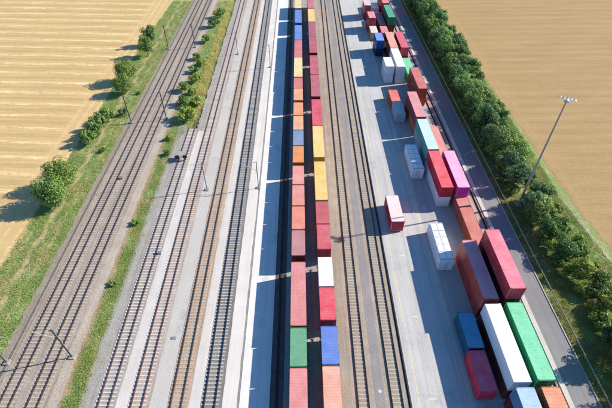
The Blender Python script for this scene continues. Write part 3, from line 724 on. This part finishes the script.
catenary(-35.0, 31.8, 8.0, -1, 'dark steel catenary mast right of the main line, nearest the camera')
catenary(-44.4, 31.0, 8.0, 1, 'dark steel catenary mast on the bank at the left edge of the view')
catenary(-35.4, 97.4, 7.9, -1, 'catenary mast right of the main line near the big middle bush')
catenary(-44.1, 95.8, 7.9, 1, 'catenary mast left of the main line below the round tree')
catenary(-35.6, 141, 7.9, -1, 'far catenary mast in the weedy strip beside the golden weeds')
catenary(-44.3, 140, 7.9, 1, 'far catenary mast on the bank opposite the golden weeds')
catenary(-20.55, 69.6, 7.4, -1, 'slim yard mast on the pale gravel between two tracks, nearer one', 2.6, slim=True)
catenary(-9.55, 70.1, 7.3, -1, 'yard mast on a concrete block at the platform edge, nearer one', 3.2, slim=True)
catenary(-20.9, 135.5, 7.4, -1, 'slim yard mast on the pale gravel between two tracks, farther one', 2.6, slim=True)
catenary(-9.9, 126.3, 7.3, -1, 'yard mast at the platform edge, farther one', 3.2, slim=True)

# buffer stop on the short siding
t = empty('buffer_stop', (-27.95, 80.0, 0), 'black and white buffer stop at the end of the short siding', 'buffer stop')
mb = MB()
for s in (-1, 1):
    mb.box(*sorted((s * .68, s * .9)), -.2, .15, .15, 1.5); mb.tube((s * .78, .1, 1.4), (s * .78, 2.0, .2), .09, n=6)
link('frame', mb.mesh('frame', M['black_paint']), t)
mb = MB(); mb.box(-1.35, 1.35, -.36, -.2, .85, 1.45); link('buffer_beam', mb.mesh('buffer_beam', M['black_paint']), t)
mb = MB(); mb.box(-.42, .42, -.40, -.362, .8, 1.6); link('marker_plate', mb.mesh('marker_plate', M['white_paint']), t)
mb = MB(); mb.box(-1.0, 1.0, -.2, 1.4, 1.46, 1.53); link('top_plate', mb.mesh('top_plate', M['concrete']), t)
mb = MB(); mb.tube((0, -.36, 0), (0, -.7, 0), .10, n=8); mb.tube((0, -.7, 0), (0, -.76, 0), .24, n=14); bm_ = mb.mesh('buffer', M['black_paint'])
for s in (-1, 1): link('buffer', bm_, t, (s * .875, 0, 1.1))

# guard rail along the verge
t = empty('guard_rail', (42.25, 25, -.1), 'long pale guard rail on the verge beside the road', 'guard rail', None, .0085)
mb = MB()
prof = [(0, .50), (-.05, .56), (0, .62), (-.05, .68), (0, .74), (.04, .74), (.04, .50)]
n = len(prof)
for y in (-20, 215):
    for px, pz in prof: mb.v.append((px, y, pz + .02))
for i in range(n):
    j = (i + 1) % n; mb.f.append((i, n + i, n + j, j))
link('beam', mb.mesh('beam', M['rail_pale']), t)
mb = MB(); mb.box(.05, .13, -.04, .04, -.2, .78); pm = mb.mesh('post', M['galv'])
y = -18
while y < 170: link('post', pm, t, (0, y, 0)); y += 4

# small ground fittings
mb = MB(); mb.tube((0, 0, -.05), (0, 0, 0), .27, n=20); mb.tube((0, 0, 0), (0, 0, .02), .22, n=20)
tag(link('manhole_cover', mb.mesh('manhole_cover', M['path_pale']), None, (10.75, 26.2, 0)), 'round pale manhole cover on the dark path between the empty loading tracks', 'manhole cover')
mb = MB(); mb.box(-.4, .4, -.25, .25, -.03, .05); mb.box(-.33, .33, -.18, .18, .05, .08)
tag(link('drain_cover', mb.mesh('drain_cover', M['steel_grey']), None, (-20.4, 34.8, -.02)), 'small dark drain cover on the pale gravel between two tracks', 'drain cover')
# track-side switch boxes between the rails
for (x, y, lab) in ((-40.0, 73.5, 'small grey box on the ballast between the two main line tracks'), (-26.6, 52, 'small grey cabinet beside the pale path'),):
    mb = MB(); mb.box(-.35, .35, -.22, .22, -.1, .45); mb.box(-.4, .4, -.27, .27, .45, .5)
    tag(link('track_box', mb.mesh('track_box', M['steel_grey']), None, (x, y, 0)), lab, 'box')

# ------------------------------------------------------------------ vegetation
def leaf_cloud(pts, nrm, size, jitter, rs):
    n = len(pts)
    nn = nrm + rs.normal(0, jitter, (n, 3)); nn /= np.linalg.norm(nn, axis=1)[:, None] + 1e-9
    r = rs.normal(0, 1, (n, 3)); u = np.cross(nn, r); u /= np.linalg.norm(u, axis=1)[:, None] + 1e-9; v = np.cross(nn, u)
    s = size * rs.uniform(.55, 1.35, (n, 1)); a = rs.uniform(.55, .95, (n, 1))
    c = [pts - u * s * .5, pts - v * s * a * .4 + nn * s * .08, pts + u * s * .5, pts + v * s * a * .4 + nn * s * .08]
    V = np.stack(c, 1).reshape(-1, 3); F = np.arange(4 * n).reshape(n, 4); return V, F
def crown_mesh(seed, r, h, z0, mat, nclump=34, per=190, leaf=.34, name='crown'):
    rs = np.random.RandomState(seed); P = []; Nn = []
    for i in range(nclump):
        d = rs.normal(0, 1, 3); d /= np.linalg.norm(d); d[2] = d[2] * .9 + .15
        k = rs.uniform(.35, .82); lop = 1 + .30 * math.sin(3 * math.atan2(d[1], d[0]) + seed)
        c = np.array([d[0] * r * k * lop, d[1] * r * k * lop, z0 + h * .5 + d[2] * h * .5 * k])
        cr = r * rs.uniform(.24, .46); m = int(per * rs.uniform(.6, 1.3))
        q = rs.normal(0, 1, (m, 3)); q /= np.linalg.norm(q, axis=1)[:, None]
        rad = cr * rs.uniform(.45, 1.08, (m, 1)) ** .5
        p = c + q * rad * np.array([1, 1, .8]); p[:, 2] = np.maximum(p[:, 2], .05)
        P.append(p); Nn.append(q + np.array([0, 0, .35]))
    V, F = leaf_cloud(np.concatenate(P), np.concatenate(Nn), leaf, .45, rs)
    return np_mesh(name, V, F, mat)
def trunk_mesh(seed, h, r, name='trunk'):
    rs = random.Random(seed); mb = MB(); p = Vector((0, 0, -.15)); rr = r
    for i in range(4):
        q = p + Vector((rs.uniform(-.1, .1) * h * .2, rs.uniform(-.1, .1) * h * .2, h * .25)); mb.tube(p, q, rr, rr * .75, 7, False); rr *= .75
        if i:
            for s in range(2):
                a = rs.uniform(0, 2 * PI); mb.tube(q, q + Vector((math.cos(a) * h * .3, math.sin(a) * h * .3, h * .2)), rr * .6, rr * .2, 5, False)
        p = q
    return mb.mesh(name, M['bark'])
TREES = []
for i, (mt, r, h) in enumerate((('leaf', 2.7, 5.2), ('leaf_deep', 2.6, 5.6), ('leaf', 2.4, 4.6), ('leaf_olive', 2.2, 3.9), ('leaf_deep', 3.0, 6.0), ('leaf', 2.9, 5.6))):
    TREES.append((crown_mesh(100 + i, r, h, .9, M[mt]), trunk_mesh(i, h * .75, .17), mt, r, h))
SHR = []
for i, (mt, r, h) in enumerate((('leaf', 1.5, 2.0), ('leaf_olive', 1.4, 1.7), ('leaf_deep', 1.6, 2.1), ('leaf', 1.1, 1.3))):
    SHR.append((crown_mesh(300 + i, r, h, .1, M[mt], 16, 130, .26, 'foliage'), trunk_mesh(20 + i, h * .7, .06, 'stem'), mt, r, h))
def tree(x, y, v, sc, label, group=None, tint=(1, 1, 1, 1), z=-.1, sz=None, name='tree'):
    cm, tm, mt, r, h = TREES[v]
    t = empty(name, (x, y, z), label, 'tree', group, rnd.uniform(0, 2 * PI)); t.scale = (sc, sc, sz or sc)
    link('crown', cm, t, color=tint); link('trunk', tm, t); return t
def shrub(x, y, v, sc, label, group=None, tint=(1, 1, 1, 1), z=-.1):
    cm, tm, mt, r, h = SHR[v]
    t = empty('shrub', (x, y, z), label, 'shrub', group, rnd.uniform(0, 2 * PI)); t.scale = (sc, sc, sc)
    link('foliage', cm, t, color=tint); link('stem', tm, t); return t
L_ = (1.5, 1.4, 1.25, 1)
# left bank
BT = [(crown_mesh(501, 4.1, 6.6, .2, M['leaf'], 60, 230, .36), trunk_mesh(50, 4.2, .22), 'leaf', 4, 6.6)]
TREES += BT
for (x, y, v, sc, lab, tn) in (
    (-51.2, 70.9, 6, .82, 'upper green tree of the big pair at the field edge beside the footpath', (1.3, 1.2, 1.0, 1)),
    (-50.5, 65.2, 6, .88, 'lower and larger green tree of the big pair at the field edge', (1.2, 1.25, 1.1, 1)),
    (-51.2, 117.5, 6, .80, 'round green tree above the far catenary mast on the left bank', (1.35, 1.2, 1.0, 1)),
    (-49.9, 110.8, 6, .68, 'green tree leaning against the round one above the far catenary mast', (1.2, 1.15, 1.0, 1)),
    (-50.4, 142.5, 4, .84, 'dark green tree farthest up the left bank', (1.2, 1.2, 1.2, 1)),
    (-49.6, 134.5, 0, .92, 'lower green tree of the farthest pair on the left bank', (1.3, 1.3, 1.1, 1))):
    tree(x, y, v, sc, lab, 'trees on the left bank', tn, sz=sc * 1.22)
for (x, y, v, sc, lab, tn) in (
    (-51.4, 86.6, 0, 1.25, 'leafy bush lowest of the loose cluster on the left bank', (1.2, 1.2, 1.1, 1)),
    (-50.5, 89.4, 2, 1.35, 'darker bush in the middle of the loose cluster on the left bank', (1.5, 1.4, 1.1, 1)),
    (-50.9, 92.6, 0, 1.45, 'tallest bush of the loose cluster on the left bank', (1.2, 1.25, 1.1, 1)),
    (-50.0, 96.4, 0, 1.3, 'farthest bush of the loose cluster on the left bank', (1.3, 1.25, 1.1, 1))):
    shrub(x, y, v, sc, lab, 'bushes of the cluster on the left bank', tn).scale.z = sc * 1.5
shrub(-47.0, 99.5, 2, .9, 'dark shrub on the left bank just left of the catenary mast')
shrub(-47.2, 83.5, 0, .55, 'tiny green shrub low on the left bank below the tree cluster')
shrub(-46.2, 110.5, 3, .6, 'little shrub at the ballast edge opposite the round tree')
# strip between the main line and the yard
for (x, y, v, s, lab, tn) in (
    (-29.6, 97.0, 0, 1.75, 'big bright green bush where the short siding ends', (1.7, 1.5, 1.0, 1)),
    (-32.4, 104.5, 2, 1.15, 'dark green bush just beyond the bright one by the siding end', (1.2, 1.2, 1, 1)),
    (-33.6, 112.0, 0, 1.25, 'green bush in the weedy strip beyond the siding end', (1.3, 1.3, 1, 1)),
    (-31.0, 110.0, 1, 1.1, 'olive bush in the weedy strip in front of the golden weeds', (1.3, 1.2, .9, 1)),
    (-32.8, 123.0, 3, 1.3, 'low green bush left of the golden weeds', (1.4, 1.4, 1, 1)),
    (-33.4, 132.0, 0, 1.0, 'green bush at the foot of the far catenary mast', (1.1, 1.2, 1, 1)),
    (-31.8, 158.0, 2, 1.5, 'dark green bush beyond the golden weeds', (1.2, 1.2, 1, 1)),
    (-30.6, 167.0, 0, 1.6, 'farthest green bush in the weedy strip', (1.3, 1.3, 1, 1)),
    (-29.0, 103.5, 3, 1.7, 'low bright green bush right behind the big one at the siding end', (1.6, 1.5, 1, 1)),
    (-31.2, 117.0, 0, 1.2, 'yellowish green bush in the weedy strip by the golden weeds', (1.7, 1.5, .8, 1)),
    (-31.4, 127.5, 1, 1.3, 'broad olive bush left of the golden weeds', (1.4, 1.4, .9, 1)),
    (-32.4, 145.0, 0, 1.2, 'green bush just beyond the far catenary mast in the strip', (1.4, 1.4, 1, 1)),
    (-32.6, 88.0, 1, .8, 'small yellowish bush left of the siding end', (1.3, 1.3, .8, 1)),
    (-31.7, 82.0, 2, .6, 'small dark bush left of the buffer stop', (1, 1, 1, 1)),
    (-33.0, 59.5, 3, .7, 'low weed bush in the narrow strip beside the main line', (1.3, 1.4, 1, 1)),
    (-32.9, 45.0, 3, .6, 'lowest weed bush in the narrow strip, nearest the camera', (1.4, 1.5, 1, 1))):
    shrub(x, y, v, s, lab, 'bushes in the weedy strip', tn)
# hedge on the right
GH = 'trees of the hedge between road and field'
hedge = []
y = 58.0
while y < 200:
    far = min(1, max(0, (y - 60) / 60))
    drift = -.004 * (y - 60)
    for row, (xx, p) in enumerate(((44.9, 1), (47.6, 1), (50.2, .95 if y > 88 else 0.15))):
        if rnd.random() > p: continue
        yy = y + rnd.uniform(-1.4, 1.4) + row * 1.7
        if abs(yy - 64.3) < 2.6 and row == 0: continue
        v = rnd.choice((0, 1, 2, 4, 5, 5, 0, 3))
        if row == 2: v = rnd.choice((2, 3, 0, 1))
        sc = rnd.uniform(.74, 1.02) * (.86 if row == 2 else 1) * (.95 + .13 * far)
        k = rnd.uniform(1.0, 1.9)
        hedge.append(((xx, yy, row, TREES[v][2]),
        tree(xx + rnd.uniform(-.5, .5) + drift, yy, v, sc, 'tree in the hedge', GH, (k * rnd.uniform(.9, 1.1), k, k * rnd.uniform(.9, 1.15), 1), sz=sc * rnd.uniform(.85, 1.25))))
    y += rnd.uniform(2.5, 3.4)
under = []
y = 68.0
while y < 178:
    v = rnd.choice((0, 1, 2, 0, 3)); k = rnd.uniform(1.1, 1.8)
    under.append((y, v, shrub(43.9 - .006 * (y - 60) + rnd.uniform(-.5, .7), y, v, rnd.uniform(.75, 1.25), 'low shrub', 'low shrubs along the road side of the hedge', (k, k * rnd.uniform(.95, 1.1), k, 1))))
    y += rnd.uniform(2.4, 4.2)
ZONES = ((76.4, 'magenta container'), (89.3, 'mint topped container'), (102.5, 'dusty pink topped container'), (116, 'brown red pair'), (127.8, 'low green container'),
         (141, 'far red stack'), (152.6, 'gap behind far red stack'), (165.5, 'far dark green container'), (999, 'far end of the yard'))
SIDE = ('beside the road', 'mid hedge', 'beside the field'); KIND = {'leaf': 'mid green', 'leaf_deep': 'dark green', 'leaf_olive': 'olive green'}
ORD = ('nearest', 'second nearest', 'third nearest', 'fourth nearest', 'fifth nearest', 'sixth nearest', 'seventh nearest', 'eighth nearest', 'ninth nearest', 'tenth nearest')
seen = {}
for (xx, yy, row, kd), o in sorted(hedge, key=lambda h: h[0][1]):
    zn = next(z for lim, z in ZONES if yy < lim); k = (zn, row, kd); q = seen.get(k, 0); seen[k] = q + 1
    o['label'] = '%s %s hedge tree %s opposite the %s' % (ORD[min(q, 9)], KIND[kd], SIDE[row], zn)
for (yy, v, o) in under:
    zn = next(z for lim, z in ZONES if yy < lim); k = (zn, 'u'); q = seen.get(k, 0); seen[k] = q + 1
    o['label'] = '%s low shrub at hedge foot opposite the %s' % (ORD[min(q, 9)], zn)
for (x, y, v, s, lab, tn) in (
    (45.4, 55.0, 1, .80, 'dark round tree in the hedge just nearer than the floodlight mast', (1.4, 1.5, 1.1, 1)),
    (48.0, 55.6, 0, .85, 'leafy green tree beside the dark round one near the floodlight mast', (1.2, 1.2, 1, 1)),
    (46.6, 50.6, 4, .74, 'dark rounded tree at the near end of the dense hedge', (1.3, 1.5, 1.2, 1)),
    (49.4, 50.4, 2, .74, 'green tree on the field side at the near end of the dense hedge', (1.2, 1.2, 1, 1)),
    (48.2, 45.8, 3, .92, 'yellowish olive tree near the grass margin right of the red stack', (1.5, 1.4, .9, 1)),
    (50.4, 44.0, 0, .66, 'small green tree right of the yellowish olive one', (1.3, 1.25, 1, 1)),
    (49.8, 39.2, 3, .8, 'olive tree at the right edge below the yellowish one', (1.6, 1.5, .9, 1)),
    (46.9, 30.6, 1, 1.0, 'dark tree at the bottom right that shades the road', (1.1, 1.1, 1, 1)),
    (49.2, 34.0, 0, .85, 'green tree at the right edge behind the one shading the road', (1.6, 1.6, 1, 1)),
    (49.4, 28.0, 5, .8, 'green tree in the bottom right, right of the one shading the road', (1.3, 1.3, 1, 1)),
    (46.6, 24.0, 4, .8, 'dark tree in the bottom right corner', (1.1, 1.1, 1, 1))):
    tree(x, y, v, s, lab, None, tn)
for (x, y, v, s, lab, tn) in (
    (46.4, 46.6, 0, 1.1, 'leafy shrub at the foot of the yellowish olive tree', (1.5, 1.5, 1, 1)),
    (46.9, 42.6, 1, 1.1, 'olive shrub on the verge right of the red stack', (1.6, 1.5, 1, 1)),
    (48.9, 42.2, 2, 1.2, 'dark shrub between the two olive trees', (1.1, 1.1, 1, 1)),
    (47.5, 39.4, 1, 1.15, 'brownish olive shrub on the verge right of the green container', (1.7, 1.2, .9, 1)),
    (47.2, 36.4, 0, 1.15, 'green shrub on the verge behind the tree that shades the road', (1.3, 1.3, 1, 1)),
    (49.6, 36.6, 3, 1.3, 'low green shrub at the right edge below the olive tree', (1.2, 1.2, 1, 1)),
    (51.4, 41.4, 0, 1.1, 'green shrub at the right edge on the grass margin', (1.3, 1.3, 1, 1)),
    (51.0, 47.6, 3, 1.3, 'low leafy shrub on the grass margin near the stony track', (1.4, 1.4, 1, 1)),
    (47.2, 33.6, 2, 1.0, 'dark shrub left of the green tree at the right edge', (1.1, 1.1, 1, 1)),
    (47.0, 27.4, 0, 1.1, 'green shrub just nearer than the tree that shades the road', (1.2, 1.2, 1, 1)),
    (45.6, 52.6, 0, 1.1, 'bright shrub on the verge below the dark rounded tree', (1.6, 1.6, 1, 1)),
    (45.4, 48.8, 2, 1.0, 'dark green shrub on the verge left of the yellowish olive tree', (1.5, 1.5, 1.1, 1)),
    (50.9, 52.8, 0, 1.2, 'green shrub on the grass margin behind the dark rounded tree', (1.5, 1.5, 1, 1)),
    (49.0, 31.2, 0, 1.2, 'green shrub right of the tree that shades the road', (1.5, 1.5, 1, 1)),
    (45.2, 60.3, 0, .9, 'shrub at the foot of the floodlight mast', (1.2, 1.2, 1, 1)),
    (46.9, 64.8, 2, 1.2, 'dense dark shrub just right of the floodlight mast', (1.1, 1.1, 1, 1)),
    (50.4, 56.8, 1, 1.1, 'olive shrub on the field side of the hedge near the mast', (1.2, 1.2, 1, 1)),
    (50.8, 62.0, 0, 1.0, 'green shrub on the grass margin near the mast', (1.3, 1.3, 1, 1))):
    shrub(x, y, v, s, lab, 'shrubs at the foot of the hedge', tn)

# grass and weeds: blades in tufts
def tufts(name, label, n, area, mat, h=(.10, .28), spread=.24, blades=9, wd=.036, dens=None, z=-.12, ymax=185, y0=18, paths=()):
    rs = np.random.RandomState(abs(hash(name + label)) % 1000 if False else len(label) * 7 + n % 97)
    Y = y0 + (ymax - y0) * rs.uniform(0, 1, n) ** 1.35
    a = np.array(area); xa = np.interp(Y, a[:, 0], a[:, 1]); xb = np.interp(Y, a[:, 0], a[:, 2])
    X = xa + (xb - xa) * rs.uniform(0, 1, n)
    cl = np.sin(X * 1.3 + 3 * np.sin(Y * .21)) + np.sin(Y * .9 + X * .4) + rs.normal(0, .8, n)
    keep = cl > (-.3 if dens is None else dens)
    for (px, ps, pw) in paths: keep &= np.abs(X - (px + ps * (Y - 25)) - .35 * np.sin(Y * .8)) > pw * (.7 + .6 * np.sin(Y * .37 + px) ** 2)
    X, Y = X[keep], Y[keep]; n = len(X)
    X = np.repeat(X, blades) + rs.normal(0, spread, n * blades); Y = np.repeat(Y, blades) + rs.normal(0, spread, n * blades)
    m = len(X); hh = rs.uniform(h[0], h[1], m); ang = rs.uniform(0, 2 * PI, m); w_ = wd * rs.uniform(.6, 1.4, m)
    lean = rs.normal(0, .45, (m, 2)) * hh[:, None]
    dx, dy = np.cos(ang) * w_, np.sin(ang) * w_
    V = np.stack([np.stack([X - dx, Y - dy, np.full(m, z)], -1), np.stack([X + dx, Y + dy, np.full(m, z)], -1),
                  np.stack([X + lean[:, 0], Y + lean[:, 1], z + hh], -1)], 1).reshape(-1, 3)
    o = link(name, np_mesh(name, V, np.arange(3 * m).reshape(m, 3), mat)); tag(o, label, 'grass', None, 'stuff'); return o
tufts('grass_tufts', 'green and dry grass on the bank between the pale field and the main line', 34000, [(0, -54.6, -45.9), (48, -54.3, -45.7), (118, -54.6, -45.2), (190, -52.4, -44.4)], M['blade'], dens=-1.3, paths=((-50.7, .012, .55), (-48.25, .012, .22)))
tufts('grass_tufts', 'bright green grass and weeds in the strip between main line and siding', 15000, [(0, -34.0, -31.3), (60, -33.8, -31.1), (88, -33.8, -30.9), (96, -34.1, -27), (190, -34.1, -26.6)], M['blade'], dens=-1.3)
tufts('golden_weeds', 'dry golden weeds in the far part of the strip', 3600, [(0, -30.5, -29.5), (96, -30.5, -28), (105, -30, -27.3), (190, -29.9, -27.6)], M['blade_gold'], h=(.3, .7), dens=-.9, y0=97)
tufts('verge_grass', 'dull green grass on the verge between road and hedge', 15000, [(0, 41.5, 47), (190, 40.2, 45)], M['blade_dark'], dens=-1.2)
tufts('margin_grass', 'green grass margin between the hedge and the tan field', 22000, [(0, 46, 61), (41, 46, 56.6), (51, 47, 55.5), (64, 48, 54.3), (88, 49, 54.4), (190, 51, 53)], M['blade'], dens=-1.2, ymax=120)
